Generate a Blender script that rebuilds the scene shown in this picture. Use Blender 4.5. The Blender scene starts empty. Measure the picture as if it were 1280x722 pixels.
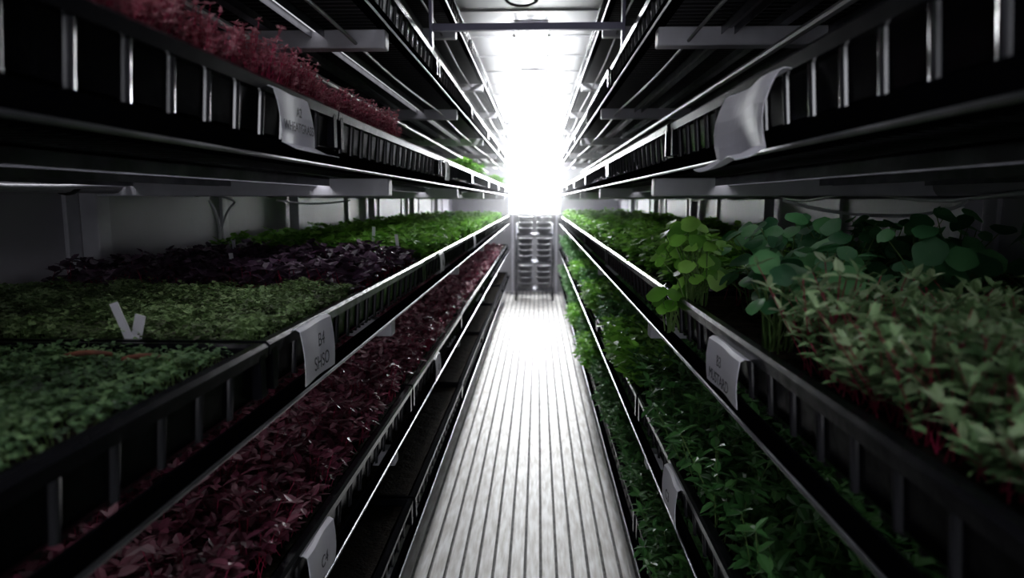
import bpy, math, random
import numpy as np
from mathutils import Vector
R = np.random.RandomState(7)
random.seed(7)
scene = bpy.context.scene
col = scene.collection
H = 1.30
XL, XR = -0.38, 0.29
WL, WR = -1.22, 1.13
Y0, Y1 = -1.8, 9.7
CEIL = 2.36
TIERS = [0.27, 0.63, 0.99, 1.36, 1.73, 2.10]
TL = 1.335
PITCH = 1.345

# ------------------------------------------------------------ materials
def new_mat(name):
    m = bpy.data.materials.new(name); m.use_nodes = True
    nt = m.node_tree; b = nt.nodes['Principled BSDF']
    return m, nt, b

def mat_simple(name, colr, rough=0.5, metal=0.0, spec=0.5, noise=0.0, nscale=20.0, bump=0.0, bscale=60.0, col2=None, coat=0.0, stretch=None):
    m, nt, b = new_mat(name)
    b.inputs['Roughness'].default_value = rough
    b.inputs['Metallic'].default_value = metal
    b.inputs['Specular IOR Level'].default_value = spec
    b.inputs['Base Color'].default_value = (*colr, 1)
    b.inputs['Coat Weight'].default_value = coat
    tc = nt.nodes.new('ShaderNodeTexCoord'); src = tc.outputs['Object']
    if stretch:
        mp = nt.nodes.new('ShaderNodeMapping'); mp.inputs['Scale'].default_value = stretch
        nt.links.new(src, mp.inputs['Vector']); src = mp.outputs['Vector']
    if noise > 0 or col2:
        n = nt.nodes.new('ShaderNodeTexNoise'); n.inputs['Scale'].default_value = nscale
        n.inputs['Detail'].default_value = 6
        nt.links.new(src, n.inputs['Vector'])
        r = nt.nodes.new('ShaderNodeValToRGB')
        r.color_ramp.elements[0].position = 0.35; r.color_ramp.elements[1].position = 0.68
        c2 = col2 if col2 else tuple(c*(1-noise) for c in colr)
        r.color_ramp.elements[0].color = (*c2, 1); r.color_ramp.elements[1].color = (*colr, 1)
        nt.links.new(n.outputs['Fac'], r.inputs['Fac'])
        nt.links.new(r.outputs['Color'], b.inputs['Base Color'])
    if bump > 0:
        n2 = nt.nodes.new('ShaderNodeTexNoise'); n2.inputs['Scale'].default_value = bscale
        n2.inputs['Detail'].default_value = 4
        nt.links.new(src, n2.inputs['Vector'])
        bp = nt.nodes.new('ShaderNodeBump'); bp.inputs['Strength'].default_value = bump
        bp.inputs['Distance'].default_value = 0.01
        nt.links.new(n2.outputs['Fac'], bp.inputs['Height'])
        nt.links.new(bp.outputs['Normal'], b.inputs['Normal'])
    return m

def mat_leaf(name, stops, rough=0.45, trans=0.25):
    m, nt, b = new_mat(name)
    at = nt.nodes.new('ShaderNodeAttribute'); at.attribute_name = 'rnd'
    r = nt.nodes.new('ShaderNodeValToRGB')
    els = r.color_ramp.elements
    els[0].position = 0; els[0].color = (*stops[0], 1)
    els[1].position = 1; els[1].color = (*stops[-1], 1)
    for i, s in enumerate(stops[1:-1]):
        e = els.new((i+1)/(len(stops)-1)); e.color = (*s, 1)
    nt.links.new(at.outputs['Fac'], r.inputs['Fac'])
    nt.links.new(r.outputs['Color'], b.inputs['Base Color'])
    b.inputs['Roughness'].default_value = rough
    b.inputs['Specular IOR Level'].default_value = 0.35
    t = nt.nodes.new('ShaderNodeBsdfTranslucent')
    nt.links.new(r.outputs['Color'], t.inputs['Color'])
    mx = nt.nodes.new('ShaderNodeMixShader'); mx.inputs[0].default_value = trans
    out = nt.nodes['Material Output']
    nt.links.new(b.outputs[0], mx.inputs[1]); nt.links.new(t.outputs[0], mx.inputs[2])
    nt.links.new(mx.outputs[0], out.inputs['Surface'])
    return m

def mat_emit(name, colr, strength):
    m, nt, b = new_mat(name)
    b.inputs['Base Color'].default_value = (1, 1, 1, 1)
    b.inputs['Emission Color'].default_value = (*colr, 1)
    b.inputs['Emission Strength'].default_value = strength
    return m

M_black = mat_simple('black_tray_plastic', (0.006, 0.006, 0.008), rough=0.19, spec=0.10, bump=0.06, bscale=25)
M_rib = mat_simple('moulded_rib_plastic', (0.03, 0.03, 0.034), rough=0.16, spec=1.0)
M_soil = mat_simple('potting_soil', (0.022, 0.016, 0.011), rough=0.95, spec=.05, noise=0.7, nscale=70, bump=1.0, bscale=120)
M_steel = mat_simple('galvanised_rail', (0.28, 0.28, 0.31), rough=0.3, metal=0.9, noise=0.5, nscale=14)
M_dark = mat_simple('dark_wire_deck', (0.02, 0.02, 0.022), rough=0.4, metal=0.2)
M_rail = mat_simple('dark_painted_rail', (0.003, 0.003, 0.004), rough=0.2, spec=0.0)
M_white = mat_simple('white_painted_steel', (0.74, 0.73, 0.79), rough=0.45, noise=0.2, nscale=12)
M_wall = mat_simple('grey_wall_panel', (0.66, 0.64, 0.70), rough=0.5, noise=0.15, nscale=3, bump=0.1, bscale=8)
M_ceil = mat_simple('ceiling_panel', (0.40, 0.40, 0.42), rough=0.45, noise=0.1, nscale=4)
M_floor = mat_simple('aluminium_floor_bar', (0.96, 0.95, 0.95), rough=0.5, metal=0.05, noise=0.0, nscale=60, col2=(0.60, 0.56, 0.52), bump=0.08, bscale=60, stretch=(1,.12,1))
M_gap = mat_simple('floor_groove', (0.34, 0.33, 0.32), rough=0.8, noise=0.5, nscale=30)
M_paper = mat_simple('label_card', (0.88, 0.87, 0.94), rough=0.55)
M_ink = mat_simple('label_ink', (0.04, 0.04, 0.06), rough=0.7)
M_pipe = mat_simple('pvc_pipe', (0.46, 0.45, 0.48), rough=0.4, noise=0.25, nscale=6)
M_cable = mat_simple('white_cable', (0.75, 0.75, 0.78), rough=0.4)
M_bcable = mat_simple('black_cable', (0.015, 0.015, 0.015), rough=0.4)
M_terra = mat_simple('dried_husk', (0.24, 0.075, 0.04), rough=0.7, noise=0.5, nscale=80)
M_tie = mat_simple('tie_bar_paint', (.22,.21,.30), rough=.4, metal=.2)
M_pot = mat_simple('grey_pot', (.16,.16,.18), rough=.35)
E_tube=mat_emit('lit_tube',(.96,.98,1.0),105)
E_dim=mat_emit('dim_fill_tube',(.92,.94,1.0),17)
E_panel=mat_emit('lit_panel',(.95,.98,1.0),60)
E_fill_pane=mat_emit('fill_pane_glow',(.90,.92,1.0),4.6)
E_fillA=mat_emit('fill_strip_a',(.95,.95,1.0),5)  # glow for strips added under the shelves as fill
E_fillB=mat_emit('fill_strip_b',(.95,.95,1.0),2.0)
E_fillC=mat_emit('fill_strip_c',(.95,.95,1.0),2.4)
E_fillD=mat_emit('fill_strip_d',(.95,.95,1.0),.9)
E_fillE=mat_emit('fill_strip_e',(.95,.95,1.0),.7)

# ------------------------------------------------------------ mesh helpers
class MB:
    def __init__(s):
        s.v=[]; s.loops=[]; s.tot=[]; s.mi=[]; s.rnd=[]; s.n=0
    def add(s, verts, faces, mi=0, rnd=0.5):
        verts = np.asarray(verts, float)
        for f in faces:
            s.loops.append(np.asarray(f)+s.n); s.tot.append(np.array([len(f)])); s.mi.append(np.array([mi]))
        s.rnd.append(np.full(len(verts), rnd)); s.v.append(verts); s.n += len(verts)
    def add_many(s, verts, faces, mi, rnd):
        N,K,_ = verts.shape
        base = (np.arange(N)*K + s.n)[:,None]
        fl = np.concatenate([np.asarray(f) for f in faces])[None,:]
        s.loops.append((base+fl).ravel())
        s.tot.append(np.tile([len(f) for f in faces], N))
        s.mi.append(np.full(N*len(faces), mi))
        s.rnd.append(np.repeat(rnd, K)); s.v.append(verts.reshape(-1,3)); s.n += N*K
    def box(s, x0,x1,y0,y1,z0,z1, mi=0):
        v=[(x0,y0,z0),(x1,y0,z0),(x1,y1,z0),(x0,y1,z0),(x0,y0,z1),(x1,y0,z1),(x1,y1,z1),(x0,y1,z1)]
        s.add(v, [(0,3,2,1),(4,5,6,7),(0,1,5,4),(1,2,6,5),(2,3,7,6),(3,0,4,7)], mi)
    def tube(s, pts, r, seg=8, mi=0, rnd=0.5):
        pts=[Vector(p) for p in pts]; rings=[]
        for i,p in enumerate(pts):
            a=pts[max(i-1,0)]; b=pts[min(i+1,len(pts)-1)]
            t=(b-a).normalized()
            up=Vector((0,0,1)) if abs(t.z)<0.9 else Vector((1,0,0))
            u=t.cross(up).normalized(); w=u.cross(t)
            rr = r[i] if hasattr(r,'__len__') else r
            for k in range(seg):
                an=2*math.pi*k/seg
                rings.append(tuple(p+u*math.cos(an)*rr+w*math.sin(an)*rr))
        f=[]
        for i in range(len(pts)-1):
            for k in range(seg):
                k2=(k+1)%seg
                f.append((i*seg+k,i*seg+k2,(i+1)*seg+k2,(i+1)*seg+k))
        f.append(tuple(range(seg))[::-1]); f.append(tuple((len(pts)-1)*seg+k for k in range(seg)))
        s.add(rings,f,mi,rnd)
    def mesh(s, name, mats, smooth=False):
        me=bpy.data.meshes.new(name)
        v=np.concatenate(s.v); lo=np.concatenate(s.loops).astype(np.int32); tot=np.concatenate(s.tot).astype(np.int32)
        mi=np.concatenate(s.mi).astype(np.int32); rnd=np.concatenate(s.rnd)
        me.vertices.add(len(v)); me.vertices.foreach_set('co', v.ravel().astype(np.float32))
        me.loops.add(len(lo)); me.loops.foreach_set('vertex_index', lo)
        me.polygons.add(len(tot))
        st=np.concatenate([[0],np.cumsum(tot)[:-1]]).astype(np.int32)
        me.polygons.foreach_set('loop_start', st); me.polygons.foreach_set('loop_total', tot)
        for m in mats: me.materials.append(m)
        me.polygons.foreach_set('material_index', mi)
        me.polygons.foreach_set('use_smooth', np.full(len(tot), smooth))
        a=me.attributes.new('rnd','FLOAT','POINT'); a.data.foreach_set('value', rnd.astype(np.float32))
        me.update(calc_edges=True); me.validate()
        return me

def obj(name, me, loc=(0,0,0), rot=(0,0,0), parent=None):
    o=bpy.data.objects.new(name, me); o.location=loc; o.rotation_euler=rot
    col.objects.link(o)
    if parent: o.parent=parent
    return o

def empty(name, loc=(0,0,0)):
    o=bpy.data.objects.new(name,None); o.location=loc; o.empty_display_size=0.1; col.objects.link(o); return o

def bevel(o, w=0.003, seg=2):
    m=o.modifiers.new('bevel','BEVEL'); m.width=w; m.segments=seg; m.limit_method='ANGLE'

# ------------------------------------------------------------ room shell
b=MB(); b.box(WL-0.08, WL, Y0, Y1, -0.04, CEIL)
wall_l=obj('wall_left', b.mesh('wall_left',[M_wall]))
b=MB(); b.box(WR, WR+0.08, Y0, Y1, -0.04, CEIL)
obj('wall_right', b.mesh('wall_right',[M_wall]))
b=MB(); b.box(WL-0.08, WR+0.08, Y1, Y1+0.08, -0.04, CEIL)
obj('wall_far', b.mesh('wall_far',[M_ceil]))
b=MB(); b.box(WL-0.08, WR+0.08, Y0-0.08, Y0, -0.04, CEIL)
obj('wall_near', b.mesh('wall_near',[M_wall]))
root=empty('fill_door_1',(-.045,Y0+.02,1.02))  # unseen door added behind the camera to carry a fill light
b=MB(); b.box(-.40,.40,-.018,.012,-1.02,1.02)
for s in (-1,1):
    xa,xb=sorted((s*.40,s*.45)); b.box(xa,xb,-.018,.03,-1.02,1.07)
b.box(-.45,.45,-.018,.03,1.02,1.07)
b.tube([(.33,.012,-.06),(.33,.06,-.06),(.33,.06,.10),(.33,.012,.10)],.009,8)
o=obj('leaf',b.mesh('leaf',[M_white]),parent=root)
b=MB(); b.box(-.28,.28,.012,.018,-.45,.90); obj('fill_pane',b.mesh('fill_pane',[E_fill_pane]),parent=root)  # glowing pane is added fill for camera-facing surfaces
b=MB(); b.box(WL-0.08, WR+0.08, Y0-0.08, Y1+0.08, CEIL, CEIL+0.06)
y=Y0+0.3
while y<Y1-0.1:
    b.box(WL+0.001, WR-0.001, y, y+0.035, CEIL-0.008, CEIL+0.01); y+=0.61
obj('ceiling', b.mesh('ceiling',[M_ceil]))
b=MB(); b.box(WL, WR, Y0, Y1, -0.07, -0.03, 1)
x=WL+0.01
while x<WR-0.05:
    b.box(x, x+0.045, Y0, Y1, -0.006, 0.0, 0)
    b.box(x+0.017, x+0.023, Y0, Y1, -0.031, -0.005, 1)
    x+=0.056
obj('floor', b.mesh('floor',[M_floor, M_gap]))

for side,xw,sg in (('left',WL,1),('right',WR,-1)):
    b=MB(); y=-0.9
    while y<9.3:
        xa,xb=sorted((xw,xw+sg*0.012)); b.box(xa,xb,y,y+0.05,0.0,CEIL-0.01)
        y+=0.87
    o=obj('trim_'+('1' if side=='left' else '2'), b.mesh('wall_batten',[M_white])); bevel(o)

# ------------------------------------------------------------ racks (cantilevered)
ARMS=[0.22,1.78,3.3,4.85,6.4,7.95]
DEP=0.82
def build_rack(xf, xw, sg):
    root=empty('shelving_rack',(xf,4.2,0))
    def par(o):
        o.parent=root
        o.location=Vector(o.location)-Vector(root.location)
        return o
    b=MB()
    for ya in ARMS:
        xa,xb=sorted((xw+sg*0.013, xw+sg*0.06)); b.box(xa,xb,ya-0.02,ya+0.035,0,CEIL-0.01)
    o=par(obj('uprights', b.mesh('uprights',[M_white]))); bevel(o)
    b=MB(); r=MB(); d=MB(); l=MB()
    for i,zb in enumerate(TIERS):
        for ya in ARMS:
            xa,xb=sorted((xw+sg*0.05, xf-sg*0.006))
            b.box(xa,xb,ya-0.016,ya+0.03,zb-0.050,zb-0.004)
        for off,w,h in ((0.0,0.004,0.030),(0.30,0.025,0.02),(0.56,0.025,0.02),(DEP-0.03,0.025,0.02)):
            xa,xb=sorted((xf-sg*off, xf-sg*(off+w)))
            r.box(xa,xb,-1.3,9.25,zb-0.002,zb-0.002+h,1 if off<.1 else 0)
        xa,xb=sorted((xf-sg*0.0, xf-sg*0.022)); r.box(xa,xb,-1.3,9.25,zb-0.0045,zb,1)
        r.tube([(xf+sg*0.004,-1.3,zb+0.001),(xf+sg*0.004,9.25,zb+0.001)],0.0030,8,0)
        y=-1.25
        while y<9.2:
            xa,xb=sorted((xf-sg*0.03, xf-sg*(DEP-0.04)))
            d.box(xa,xb,y,y+0.007,zb+0.017,zb+0.026); y+=0.032
        if i>=1:
            for off in (0.16,0.42,0.68):
                xa,xb=sorted((xf-sg*off, xf-sg*(off+0.034)))
                l.box(xa,xb,-1.2,9.2,zb-0.006,zb-0.002,0)
                l.box(xa,xa+.002,-1.2,9.2,zb-0.024,zb-0.002,0)
                l.box(xb-.002,xb,-1.2,9.2,zb-0.024,zb-0.002,0)
                mi=1
                if i==3 and off<.2: mi=4 if sg>0 else 6
                elif i==3 and off>.6 and sg>0: mi=5
                elif i==4 and off<.2 and sg>0: mi=8
                elif i==2 and off<.2: mi=5 if sg>0 else 7
                elif i==1 and off<.2 and sg<0: mi=7
                l.box(xa+.008,xb-.008,-1.2,9.2,zb-0.0095,zb-0.0065,mi)  # lit strips are added fill for crops and wall, the rest unlit
            if i>=4:
                for off in (.27,.52):
                    l.tube([(xf-sg*(off+0.016),-1.2,zb-0.062),(xf-sg*(off+0.016),9.2,zb-0.062)],0.010,8,1)
                pts=[]; y=-1.2
                while y<9.2:
                    pts.append((xf-sg*(0.075+0.006*math.sin(y*2.1+i)), y, zb-0.034-0.010*abs(math.sin(y*2.03)))); y+=0.15
                l.tube(pts,0.0045,6,1)
    o=par(obj('arms', b.mesh('arms',[M_white]))); bevel(o,0.004)
    par(obj('rails', r.mesh('rails',[M_steel,M_rail])))
    par(obj('wire_decks', d.mesh('wire_decks',[M_dark])))
    par(obj('light_bars', l.mesh('light_bars',[M_steel,M_pipe,M_bcable,M_white,E_fillA,E_fillB,E_fillC,E_fillD,E_fillE])))
    return root
build_rack(XL, WL, 1)
build_rack(XR, WR, -1)

# ------------------------------------------------------------ growing trays
def tray_mesh():
    b=MB(); L=TL/2; D=0.785; h=0.083
    rings=[(0.014,0.0),(0.008,0.008),(0.003,0.062),(-0.007,0.063),(-0.009,0.078),(-0.004,h),(0.008,h),(0.012,0.078),(0.020,0.006)]
    vs=[];fs=[]
    for ins,z in rings:
        x1=-ins; x0=-D+ins; y0=-L+max(ins,-0.0)+0.002; y1=L-max(ins,0.0)-0.002
        vs+= [(x1,y0,z),(x1,y1,z),(x0,y1,z),(x0,y0,z)]
    for i in range(len(rings)-1):
        for k in range(4):
            k2=(k+1)%4; fs.append((i*4+k,i*4+k2,(i+1)*4+k2,(i+1)*4+k))
    fs.append((3,2,1,0)); n=(len(rings)-1)*4; fs.append((n,n+1,n+2,n+3))
    b.add(vs,fs,0)
    y=-L+0.05
    while y<L-0.03:
        pv=[];R_=0.0058
        for z,dx in ((0.004,-0.0075),(0.0635,-0.003)):
            for a in range(7):
                an=-math.pi/2+math.pi*a/6
                pv.append((dx+math.cos(an)*R_, y+math.sin(an)*R_, z))
        fs=[(a,a+1,a+8,a+7) for a in range(6)]+[tuple(range(7))[::-1],tuple(range(7,14))]
        b.add(pv,fs,2)
        y+=0.079
    for yy in (-L+0.012,L-0.03):
        b.box(-0.006,0.008,yy,yy+0.018,0.01,0.078,0)
    nx,ny=24,40; sv=[];sf=[]
    for i in range(nx+1):
        for j in range(ny+1):
            sv.append((-0.022-(D-0.044)*i/nx, -L+0.024+(2*L-0.048)*j/ny, 0.064+0.006*R.rand()))
    for i in range(nx):
        for j in range(ny):
            a=i*(ny+1)+j; sf.append((a,a+1,a+ny+2,a+ny+1))
    b.add(sv,sf,1)
    return b.mesh('growing_tray',[M_black,M_soil,M_rib])
TM=tray_mesh()
SEAM={('L',0):0.66,('L',1):0.66,('L',2):0.93,('L',3):1.31,('L',4):1.31,('L',5):1.31,
      ('R',0):0.59,('R',1):0.59,('R',2):1.56,('R',3):1.56,('R',4):1.56,('R',5):1.56}
for (s,i),y0 in SEAM.items():
    k=-2
    while True:
        yc=y0+PITCH*(k+0.5)
        if yc+TL/2>9.1: break
        if yc-TL/2>-1.25:
            jx=R.uniform(-0.004,0.002)
            if s=='L': obj('growing_tray',TM,(XL-0.008+jx,yc,TIERS[i]+0.028),(0,0,R.uniform(-0.002,0.002)))
            else: obj('growing_tray',TM,(XR+0.008-jx,yc,TIERS[i]+0.028),(0,0,math.pi+R.uniform(-0.002,0.002)))
        k+=1
SOIL=0.096

# ------------------------------------------------------------ foliage generators
LEAF_BIG=(np.array([(0,0,0),(.28,.42,.05),(.28,0,-.03),(.28,-.42,.05),(.66,.40,.03),(.66,0,-.05),(.66,-.40,.03),(1,0,-.02)]),
          [(0,2,1),(0,3,2),(1,2,5,4),(2,3,6,5),(4,5,7),(5,6,7)])
LEAF_SM=(np.array([(0,0,0),(.55,.38,.06),(1,0,-.03),(.55,-.38,.06)]),[(0,3,2,1)])
def leaves(mb, tpl, pos, az, el, ln, wd, rnd, mi=0, curl=0.25):
    T,F=tpl; N=len(pos)
    d=np.stack([np.cos(az)*np.cos(el),np.sin(az)*np.cos(el),np.sin(el)],1)
    s=np.stack([-np.sin(az),np.cos(az),np.zeros(N)],1)
    n=np.cross(d,s)
    n=-n; n[n[:,2]<0]*=-1
    roll=R.uniform(-.5,.5,N)
    s2=s*np.cos(roll)[:,None]+n*np.sin(roll)[:,None]; n2=np.cross(d,s2); n2[n2[:,2]<0]*=-1
    u=T[:,0]; v=T[:,1]; w=T[:,2]-curl*u*u
    V=pos[:,None,:]+d[:,None,:]*(u[None,:]*ln[:,None])[:,:,None]+s2[:,None,:]*(v[None,:]*wd[:,None])[:,:,None]+n2[:,None,:]*(w[None,:]*ln[:,None])[:,:,None]
    mb.add_many(V,F,mi,rnd)
def stems(mb, p0, p1, r, mi=1):
    N=len(p0); T=[]
    for a in range(3):
        off=np.array([math.cos(a*2.094),math.sin(a*2.094),0])*r
        T.append(p0+off)
    for a in range(3):
        off=np.array([math.cos(a*2.094),math.sin(a*2.094),0])*r*0.7
        T.append(p1+off)
    V=np.stack(T,1)
    mb.add_many(V,[(0,1,4,3),(1,2,5,4),(2,0,3,5)],mi,R.rand(N))
def crop(region, z, n, hmin, hmax, nleaf, ll, lw, mats, tpl=LEAF_BIG, sr=0.0008, lean=0.25, el=(-.1,.7), name='crop', clump=0.0, levels=1, step=.32, patch=0.0):
    x0,x1,y0,y1=region; mb=MB()
    bx=R.uniform(x0,x1,n); by=R.uniform(y0,y1,n)
    h=R.uniform(hmin,hmax,n)
    cl=np.sin(bx*23+by*11)*np.sin(by*17-bx*9)+.5*np.sin(bx*61+1)*np.sin(by*53)
    h*=1+clump*cl
    p0=np.stack([bx,by,np.full(n,z)],1)
    dx=np.clip(R.normal(0,lean,n),-2*lean,2*lean); dy=np.clip(R.normal(0,lean,n),-2*lean,2*lean)
    top=p0+np.stack([dx*h,dy*h,h],1)
    stems(mb,p0,top,sr)
    pr=R.rand(n)
    if patch>0: pr=np.clip(pr+patch*cl,0,1)
    for lv in range(levels):
        f=1-step*lv
        q=p0+(top-p0)*f
        a0=R.uniform(0,6.28,n)
        for k in range(nleaf):
            az=a0+k*2*math.pi/nleaf+R.normal(0,.3,n)
            e=R.uniform(el[0],el[1],n)
            L=R.uniform(ll*.6,ll*1.15,n); W=L*lw*R.uniform(.8,1.15,n)
            leaves(mb,tpl,q,az,e,L,W,np.clip(pr*.65+R.rand(n)*.35,0,1),0)
    return mb.mesh(name,mats,smooth=False)

G_dark=mat_leaf('cress_leaf',[(.02,.04,.02),(.08,.17,.065),(.20,.33,.14)],.6,.15)
G_mid=mat_leaf('seedling_leaf',[(.09,.08,.06),(.20,.32,.12),(.42,.58,.27)],.5,.2)
G_bright=mat_leaf('basil_leaf',[(.08,.24,.03),(.20,.48,.06),(.38,.72,.14)],.4,.38)
G_herb=mat_leaf('herb_leaf',[(.035,.11,.03),(.06,.19,.05),(.12,.30,.08)],.45,.25)
G_nast=mat_leaf('nasturtium_leaf',[(.03,.12,.05),(.07,.24,.09),(.14,.38,.14)],.5,.25)
G_beet=mat_leaf('beet_leaf',[(.08,.19,.07),(.24,.38,.17),(.50,.62,.38)],.4,.2)
S_green=mat_leaf('green_stem',[(.10,.20,.05),(.2,.32,.1)],.5,.1)
S_pink=mat_leaf('magenta_stem',[(.36,.02,.07),(.56,.05,.14)],.4,.2)
P_dark=mat_leaf('purple_leaf',[(.04,.02,.04),(.09,.045,.085),(.20,.13,.19)],.35,.1)
R_leaf=mat_leaf('red_amaranth_leaf',[(.045,.012,.022),(.15,.03,.06),(.27,.08,.12),(.42,.25,.28)],.4,.2)
R_pink=mat_leaf('pink_amaranth_leaf',[(.38,.11,.15),(.68,.28,.34),(.85,.50,.55)],.5,.3)

ZL=[t+SOIL for t in TIERS]
xi0,xi1=WL+0.07,XL-0.035
xr0,xr1=XR+0.035,WR-0.07
obj('cress_microgreens', crop((xi0,xi1,-.4,.90),ZL[2],13000,.004,.018,3,.011,1.0,[G_dark,S_green],LEAF_SM,.0004,name='cress',el=(-.2,.8),clump=.35,patch=.35))
obj('mustard_microgreens', crop((xi0,xi1,.955,1.50),ZL[2],8500,.010,.030,4,.011,1.0,[G_mid,S_green],LEAF_SM,.0005,name='mustard',el=(-.2,.8),clump=.35,patch=.4))
obj('purple_basil_microgreens', crop((xi0+.03,xi1,1.50,2.25),ZL[2],2800,.015,.055,4,.028,.85,[P_dark,S_pink],LEAF_BIG,.001,name='purple',levels=1,clump=.35,el=(-.2,1.0)))
me=crop((xi0+.03,xi1,-.62,.62),0,2800,.02,.07,4,.032,.85,[G_bright,S_green],LEAF_BIG,.001,name='basil',levels=2,clump=.35,patch=.2,el=(-.2,.9))
for k in (1,2,3,4):
    yc=0.93+PITCH*(k+.5); obj('basil_crop',me,(0,yc,ZL[2]))
obj('red_amaranth_crop', crop((xi0+.05,xi1,-.1,1.95),ZL[1],6500,.02,.105,4,.026,.62,[R_leaf,S_pink],LEAF_BIG,.001,name='amaranth',levels=2,clump=.35,el=(-.2,1.0),patch=.2))
me=crop((xi0+.05,xi1,-.62,.62),0,3400,.02,.085,4,.026,.65,[R_leaf,S_pink],LEAF_BIG,.001,name='amaranth_far',clump=.4,patch=.2,el=(-.2,1.0))
for k in (1,2,3,4): obj('red_amaranth_crop',me,(0,0.66+PITCH*(k+.5),ZL[1]))
obj('pea_shoot_crop', crop((-.9,xi1,.1,.60),ZL[3],1500,.04,.085,4,.02,.6,[G_bright,S_green],LEAF_BIG,.0008,name='pea'))
for (ya,yb,n,hm,nm) in ((.62,.925,3400,.068,'pinkA'),(1.0,1.285,3400,.082,'pinkB'),(1.335,2.0,6500,.074,'pinkC')):
    obj('pink_amaranth_crop', crop((-.85,xi1+.012,ya,yb),ZL[3],n,.03,hm,5,.009,.6,[R_pink,S_pink],LEAF_BIG,.0007,name=nm,levels=3,step=.2,clump=.25,el=(.1,1.2)))
bm_=crop((-.75,xi1,-.5,.5),0,1200,.03,.09,4,.03,.8,[G_bright,S_green],LEAF_BIG,.001,name='kale')
obj('kale_crop',bm_,(0,4.6,ZL[3])); obj('kale_crop',bm_,(0,7.4,ZL[3]))
obj('beet_microgreens', crop((xr0+.01,xr1-.03,-.15,.86),ZL[2],7500,.03,.105,4,.021,.48,[G_beet,S_pink],LEAF_BIG,.0010,name='beet',lean=.42,el=(-.1,1.3),clump=.3,levels=3,step=.26,patch=.15))
obj('chard_crop', crop((xr0+.08,xr1-.04,.92,1.5),ZL[2],450,.04,.08,4,.026,.7,[G_herb,S_pink],LEAF_BIG,.0012,name='chard',lean=.3))
hb=crop((0,.68,-.62,.62),0,2800,.02,.08,4,.032,.82,[G_bright,S_green],LEAF_BIG,.001,name='basil_right',levels=2,clump=.35,patch=.2,el=(-.2,.9))
for k in (0,1,2,3,4): obj('basil_crop',hb,(xr0,1.56+PITCH*(k+.5),ZL[2]))
hh=crop((-.012,.66,-.62,.62),0,2200,.03,.12,4,.032,.5,[G_herb,S_green],LEAF_BIG,.0012,name='herb',levels=3,clump=.4,lean=.3,patch=.2,el=(-.3,1.0))
for k in (-1,0,1,2,3,4,5):
    obj('herb_crop',hh,(xr0,0.59+PITCH*(k+.5),ZL[1]))
for k in (0,1,2,3,4,5):
    obj('herb_crop',hh,(xr0-.01,0.59+PITCH*(k+.5),ZL[0]))
lt=crop((-.03,.05,-.30,.30),0,240,.05,.12,5,.040,.8,[G_bright,S_green],LEAF_BIG,.0012,name='lettuce',levels=3,lean=.4,el=(-.2,1.0))
obj('lettuce_crop',lt,(xr0,2.35,ZL[1])); obj('lettuce_crop',lt,(xr0,3.6,ZL[1])); obj('lettuce_crop',lt,(xr0,4.9,ZL[1])); obj('lettuce_crop',lt,(xr0-.01,3.9,ZL[0])); obj('lettuce_crop',lt,(xr0-.01,5.1,ZL[0]))

def disc_plant(name, specs, mats, rad=(.016,.03), lobed=False, extra=()):
    mb=MB()
    def leaf(bx,by,z,tx,ty,tz,rr,nrm):
        mid=((bx*.6+tx*.4),(by*.6+ty*.4),z+(tz-z)*.6)
        mb.tube([(bx,by,z-.005),mid,(tx,ty,tz)],[.0016,.0014,.001],5,1,random.random())
        u=nrm.orthogonal().normalized(); w=nrm.cross(u)
        c=Vector((tx,ty,tz)); V=[tuple(c)]; S=14
        ph=random.uniform(0,6.28)
        for ring,(fr,dz) in enumerate(((.55,.10),(1.0,.05))):
            for k in range(S):
                an=2*math.pi*k/S
                q=fr*rr*(1+.06*math.sin(5*an+ph))
                if lobed: q*= (1+.35*math.cos(an-ph))*(.9+.1*math.cos(3*(an-ph)))
                dzz=dz*rr+.09*rr*fr*math.sin(2*an+ph)
                V.append(tuple(c+u*math.cos(an)*q+w*math.sin(an)*q+nrm*dzz))
        F=[(0,1+k,1+(k+1)%S) for k in range(S)]+[(1+k,1+S+k,1+S+(k+1)%S,1+(k+1)%S) for k in range(S)]
        mb.add(V,F,0,random.random())
    for (x,y,z,h,n,spread) in specs:
        for _ in range(n):
            a=random.uniform(0,6.28); sp=spread*math.sqrt(random.random())
            hh_=h*random.uniform(.45,1.05)
            bx,by=x+random.uniform(-.02,.02),y+random.uniform(-.02,.02)
            nrm=Vector((math.cos(a)*.5+random.uniform(-.5,.3)-.15,math.sin(a)*.5+random.uniform(-.9,.2),.9)).normalized()
            leaf(bx,by,z,bx+sp*math.cos(a),by+sp*math.sin(a),z+hh_,random.uniform(*rad),nrm)
    for (x,y,z,h,rr) in extra:
        leaf(x+.01,y+.03,z,x,y,z+h,rr,Vector((-.25,-.75,.6)).normalized())
    return obj(name, mb.mesh(name,mats,smooth=True))
z3=ZL[2]
disc_plant('nasturtium_plant',[(.35,.98,z3,.13,36,.055),(.44,1.03,z3,.135,32,.06)],[G_nast,S_green],(.010,.022),
           extra=[(.405,.90,z3,.108,.024),(.355,.90,z3,.09,.018),(.325,.91,z3,.115,.017)])
disc_plant('nasturtium_plant',[(random.uniform(.5,.95),random.uniform(1.05,1.8),z3,random.uniform(.10,.19),18,.09) for _ in range(16)],[G_nast,S_green],(.013,.026))
disc_plant('nasturtium_plant',[(.42,1.30,z3,.13,20,.07),(.50,1.45,z3,.15,20,.08)],[G_nast,S_green],(.012,.024))
disc_plant('sweet_potato_vine',[(.325,1.40,z3-.01,.14,34,.06),(.33,1.52,z3,.155,32,.06),(.36,1.70,z3,.12,20,.06),(.295,1.44,z3-.06,.09,20,.04)],[G_bright,S_green],(.014,.025),lobed=True)

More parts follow.
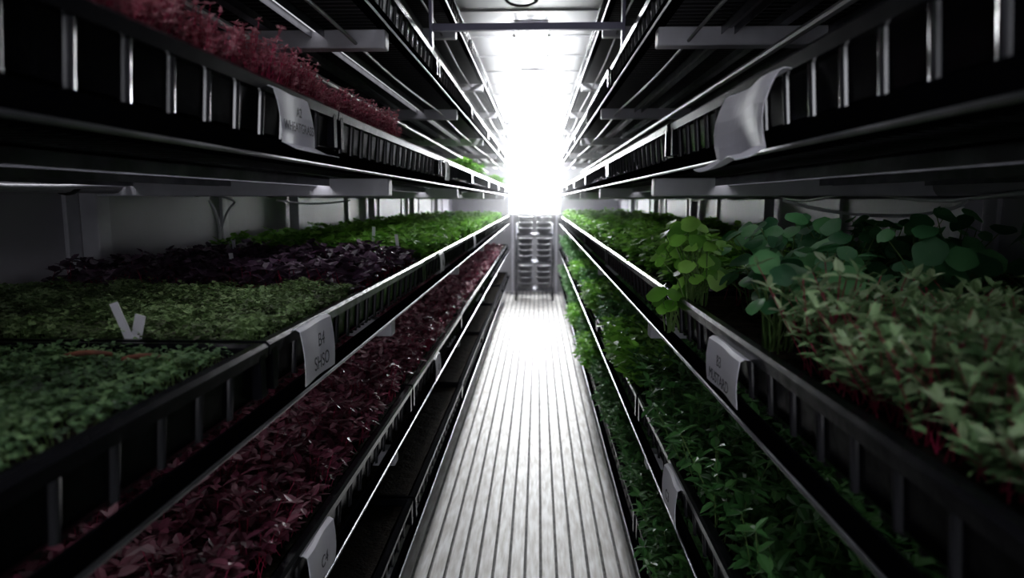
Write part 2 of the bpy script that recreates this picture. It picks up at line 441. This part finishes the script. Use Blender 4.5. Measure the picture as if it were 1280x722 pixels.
# ------------------------------------------------------------ labels
def label(name, side, ya, yb, z0, z1, lines, flap=0.0, curl=0.003, tilt=0.0, size=.022, lift=0.0):
    x=(XL+0.007) if side=='L' else (XR-0.007); sg=1 if side=='L' else -1
    root=empty(name,(x,(ya+yb)/2,(z0+z1)/2))
    b=MB(); n=12; V=[];F=[]
    prof=[(-.016,z1+.002),(-.004,z1+.004),(.002,z1)]
    for t in range(1,6):
        f=t/5; prof.append((.002+curl*math.sin(f*3.14)+tilt*f, z1+(z0-z1)*f))
    if flap>0:
        xl_,zl_=prof[-1]; prof+= [(xl_+flap*.5,zl_-.010),(xl_+flap,zl_-.014)]
    for j in range(n+1):
        yy=ya+(yb-ya)*j/n
        for q,(dx,zz) in enumerate(prof):
            V.append((sg*(dx+(.002+lift*.3)*math.sin(j*.55+q*.2)), yy-root.location.y, zz-root.location.z+(lift*math.sin(j*.5)*(q/len(prof)))))
    m=len(prof)
    for j in range(n):
        for k in range(m-1):
            F.append((j*m+k,(j+1)*m+k,(j+1)*m+k+1,j*m+k+1))
    b.add(V,F,0)
    o=obj('card', b.mesh('card',[M_paper],False), parent=root)
    s=o.modifiers.new('sol','SOLIDIFY'); s.thickness=.0008
    for i,t in enumerate(lines):
        cu=bpy.data.curves.new('text','FONT'); cu.body=t; cu.size=size; cu.align_x='CENTER'; cu.align_y='CENTER'; cu.extrude=.0002
        cu.materials.append(M_ink)
        to=obj('lettering',cu,(sg*(.002+curl+tilt*.6+.004),0,(len(lines)-1)*size*.55-i*size*1.15),
               (math.pi/2,0,math.pi/2*sg),parent=root)
    return root
zr=H
label('tray_label','L',.965,1.105,zr+.082,zr+.155,['A2','WHEATGRASS'],flap=.04,tilt=.008,size=.0195)
label('tray_label','L',1.03,1.185,zr-.292,zr-.205,['B4','SHSO'],tilt=.004,size=.032)
label('tray_label','R',.83,1.05,zr+.062,zr+.150,[],flap=.035,curl=.010,tilt=.008,lift=.008)
label('tray_label','R',.93,1.10,zr-.290,zr-.222,['B3','MUSTARD'],size=.024)
label('tray_label','L',2.72,2.84,zr+.08,zr+.155,['A3'],size=.03)
label('tray_label','L',2.55,2.66,zr-.275,zr-.205,['B5'],size=.03)
label('tray_label','L',3.9,4.02,zr-.275,zr-.205,['B6'],size=.03)
label('tray_label','L',1.02,1.16,zr-.655,zr-.575,['C4'],size=.03)
label('tray_label','R',1.30,1.44,zr-.655,zr-.575,['C3'],size=.03)
label('tray_label','L',2.4,2.52,zr-.655,zr-.575,['C5'],size=.03)

def stake_v():
    b=MB()
    root_z=ZL[2]
    def strip(p,q,w):
        p=Vector(p);q=Vector(q); n=Vector((0,1,0)); t=(q-p).normalized(); s=t.cross(n).normalized()*w/2
        e=n*.0006
        V=[tuple(p-s-e),tuple(p+s-e),tuple(q+s-e),tuple(q-s-e),tuple(p-s+e),tuple(p+s+e),tuple(q+s+e),tuple(q-s+e)]
        b.add(V,[(0,1,2,3),(7,6,5,4),(0,4,5,1),(1,5,6,2),(2,6,7,3),(3,7,4,0)],0)
    d=.955; cx=-.592
    strip((cx,d,root_z+.002),(cx-.024,d,root_z+.066),.013)
    strip((cx+.002,d+.002,root_z+.002),(cx+.014,d+.002,root_z+.048),.016)
    return obj('folded_plant_marker', b.mesh('folded_plant_marker',[M_paper]))
stake_v()
for (sx,sy,sh) in ((-.60,1.93,.075),(-.78,1.72,.08),(-.60,2.45,.12),(-.47,2.3,.10),(-.95,2.1,.09)):
    b=MB(); V=[(-.006,0,0.012),(0,0,-.004),(.006,0,0.012),(.006,0,sh),(-.006,0,sh)]
    V2=[(x_,.0012,z_) for x_,_,z_ in V]
    b.add(V+V2,[(0,1,2,3,4),(9,8,7,6,5)]+[(i,5+i,5+(i+1)%5,(i+1)%5) for i in range(5)],0)
    obj('plant_stake', b.mesh('plant_stake',[M_paper]),(sx,sy,ZL[2]),(.1,.12*random.uniform(-1,1),random.uniform(-.3,.3)))
b=MB()
for (mx,my,ang) in ((-.575,.83,.3),(-.49,.815,.1)):
    nseg=8; V=[];F=[]
    for i in range(nseg+1):
        t=i/nseg-.5; w=.005*math.cos(t*2.8)+.0006
        cx=mx+t*.058*math.cos(ang); cy=my+t*.058*math.sin(ang); zz=ZL[2]+.016+.005*math.cos(t*3)
        V+=[(cx+w*math.sin(ang),cy-w,zz),(cx,cy,zz+.0035),(cx-w*math.sin(ang),cy+w,zz),(cx,cy,zz-.004)]
    for i in range(nseg):
        for k in range(4):
            F.append((i*4+k,i*4+(k+1)%4,(i+1)*4+(k+1)%4,(i+1)*4+k))
    b.add(V,F,0)
obj('dried_leaf_husk', b.mesh('dried_leaf_husk',[M_terra],True))

# ------------------------------------------------------------ pipes, cables
b=MB(); b.tube([(WL+.105,-1.6,H+.05),(WL+.105,9.2,H+.05)],.033,16,0)
pts=[(WL+.145,-1.5+i*.15,H+.035+.008*math.sin(i*.9)) for i in range(70)]
b.tube(pts,.006,8,1)
for y in np.arange(-.9,9,.62):
    b.tube([(WL+.105,y,H+.05),(WL+.105,y+.012,H+.05)],.039,16,2)
obj('irrigation_pipe', b.mesh('irrigation_pipe',[M_pipe,M_cable,M_bcable],True))
b=MB(); b.tube([(WR-.105,-1.6,H+.04),(WR-.105,9.2,H+.04)],.036,16,0)
b.tube([(WR-.15,-1.5+i*.15,H+.01+.012*math.sin(i*1.1)) for i in range(70)],.005,8,1)
obj('irrigation_pipe', b.mesh('irrigation_pipe',[M_pipe,M_cable],True))
def cable(name, pts, r, mat):
    cu=bpy.data.curves.new(name,'CURVE'); cu.dimensions='3D'; cu.bevel_depth=r; cu.bevel_resolution=3
    sp=cu.splines.new('NURBS'); sp.points.add(len(pts)-1); sp.use_endpoint_u=True; sp.order_u=4
    for p,q in zip(sp.points,pts): p.co=(*q,1)
    cu.materials.append(mat); return obj(name,cu)
cable('hanging_cable',[(-1.14,2.34,H+.0),(-1.12,2.36,H-.05),(-1.12,2.37,H-.11),(-1.13,2.38,H-.15)],.005,M_cable)
cable('hanging_cable',[(-1.13,2.38,H-.15),(-1.10,2.36,H-.03),(-1.02,2.32,H-.01),(-1.0,2.2,H+.01),(-1.09,2.1,H+.03)],.004,M_cable)
cable('hanging_cable',[(-1.12,2.9,H+.0),(-1.0,2.9,H-.02),(-.9,2.88,H-.02),(-.8,2.9,H+.0)],.004,M_cable)
cable('hanging_cable',[(-.17,3.6,CEIL),(-.19,3.6,CEIL-.06),(-.10,3.62,CEIL-.09),(-.02,3.62,CEIL-.07),(.0,3.65,CEIL-.04),(-.02,3.8,CEIL)],.007,M_bcable)
cable('hanging_cable',[(.98,1.6,H+.0),(.9,1.55,H-.05),(.7,1.6,H-.045),(.6,1.7,H+.0)],.004,M_cable)

for yy in (2.65,):
    b=MB(); b.box(XL-.03,XR+.03,yy-.014,yy+.014,H+.63,H+.655)
    for xx in (XL-.03,XR+.018): b.box(xx,xx+.012,yy-.02,yy+.02,H+.54,H+.83)
    o=obj('rack_tie_bar', b.mesh('rack_tie_bar',[M_tie])); bevel(o,.002)

# ------------------------------------------------------------ lamps
def fixture(ya,yb,em):
    root=empty('ceiling_tube_light',(-.045,(ya+yb)/2,CEIL-.03)); L=(yb-ya)/2
    b=MB(); b.box(-.10,.10,-L,L,.010,.022)
    for xx in (-.055,.055):
        for s in (-1,1): b.tube([(xx,s*L,-.012),(xx,s*(L+.012),-.012)],.012,10)
    o=obj('housing',b.mesh('housing',[M_white]),parent=root)
    b=MB()
    for xx in (-.055,.055): b.tube([(xx,-L,-.012),(xx,L,-.012)],.016,8)
    obj('tubes',b.mesh('tubes',[em],True),parent=root)
fixture(4.2,5.2,E_tube); fixture(5.7,6.7,E_tube); fixture(7.2,8.2,E_tube)
fixture(-.9,.3,E_dim)  # unseen fixture put behind the camera as foreground fill
root=empty('led_light_panel',(-.045,9.45,1.72))
b=MB(); fx,fz=.34,.60
b.box(-fx,fx,.03,.06,-fz,fz)
for s in (-1,1):
    xa,xb=sorted((s*fx,s*(fx+.02))); b.box(xa,xb,-.01,.06,-fz-.02,fz+.02)
    za,zb_=sorted((s*fz,s*(fz+.02))); b.box(-fx,fx,-.01,.06,za,zb_)
b.box(-fx+.02,-fx+.05,.0,.05,-1.72,-fz); b.box(fx-.05,fx-.02,.0,.05,-1.72,-fz)
obj('frame',b.mesh('frame',[M_white]),parent=root)
b=MB(); b.box(-fx,fx,.005,.03,-fz,fz); obj('diffuser',b.mesh('diffuser',[E_panel]),parent=root)

# added scatter volume, imitates lens bloom around the far lights
b=MB(); b.box(-.75,.65,3.9,9.40,1.10,CEIL-.012)
mh=bpy.data.materials.new('glow_haze'); mh.use_nodes=True; nt=mh.node_tree; nt.nodes.clear()
vo=nt.nodes.new('ShaderNodeVolumeScatter'); vo.inputs['Density'].default_value=.030; vo.inputs['Anisotropy'].default_value=.65
vo.inputs['Color'].default_value=(.97,.98,1,1)
ou=nt.nodes.new('ShaderNodeOutputMaterial'); nt.links.new(vo.outputs[0],ou.inputs['Volume'])
obj('glow_haze', b.mesh('glow_haze',[mh]))

# ------------------------------------------------------------ trolley
root=empty('utility_trolley',(-.04,8.95,0))
b=MB()
for sx in (-.24,.24):
    for sy in (-.17,.17):
        b.tube([(sx,sy,.08),(sx,sy,1.0)],.011,8)
        b.tube([(sx-.01,sy,.04),(sx+.01,sy,.04)],.04,14,1)
for zz in (.14,.5,.86):
    for sy in (-.17,.17): b.tube([(-.24,sy,zz),(.24,sy,zz)],.008,8)
    for sx in (-.24,.24): b.tube([(sx,-.17,zz),(sx,.17,zz)],.008,8)
    for k in range(9): b.tube([(-.24,-.17+k*.0425,zz),(.24,-.17+k*.0425,zz)],.004,6)
obj('frame',b.mesh('frame',[M_steel,M_bcable],True),parent=root)
b=MB()
for cx in (-.12,.12):
    for zz,nb in ((.15,4),(.51,4),(.87,3)):
        for k in range(nb):
            za=zz+k*.075
            prof=[(.07,0),(.088,.055),(.10,.058),(.10,.07),(.09,.07),(.08,.012)]
            V=[];F=[];S=16
            for r_,z_ in prof:
                for q in range(S): V.append((cx+r_*math.cos(q*6.2832/S), r_*math.sin(q*6.2832/S), za+z_))
            for i in range(len(prof)-1):
                for q in range(S): F.append((i*S+q,i*S+(q+1)%S,(i+1)*S+(q+1)%S,(i+1)*S+q))
            F.append(tuple(range(S))[::-1]); F.append(tuple((len(prof)-1)*S+q for q in range(S)))
            b.add(V,F,0)
obj('stacked_pots',b.mesh('stacked_pots',[M_pot],True),parent=root)

# ------------------------------------------------------------ world, camera
w=bpy.data.worlds.new('world'); scene.world=w; w.use_nodes=True
w.node_tree.nodes['Background'].inputs[0].default_value=(0,0,0,1)
cam=bpy.data.cameras.new('camera'); co=bpy.data.objects.new('camera',cam); col.objects.link(co)
co.location=(0,0,H); co.rotation_euler=(math.radians(90-7.44),0,math.radians(2.16))
cam.lens=23.9; cam.sensor_width=36; cam.clip_start=.02
cam.dof.use_dof=True; cam.dof.focus_distance=1.5; cam.dof.aperture_fstop=4.0
scene.camera=co
scene.view_settings.view_transform='Standard'
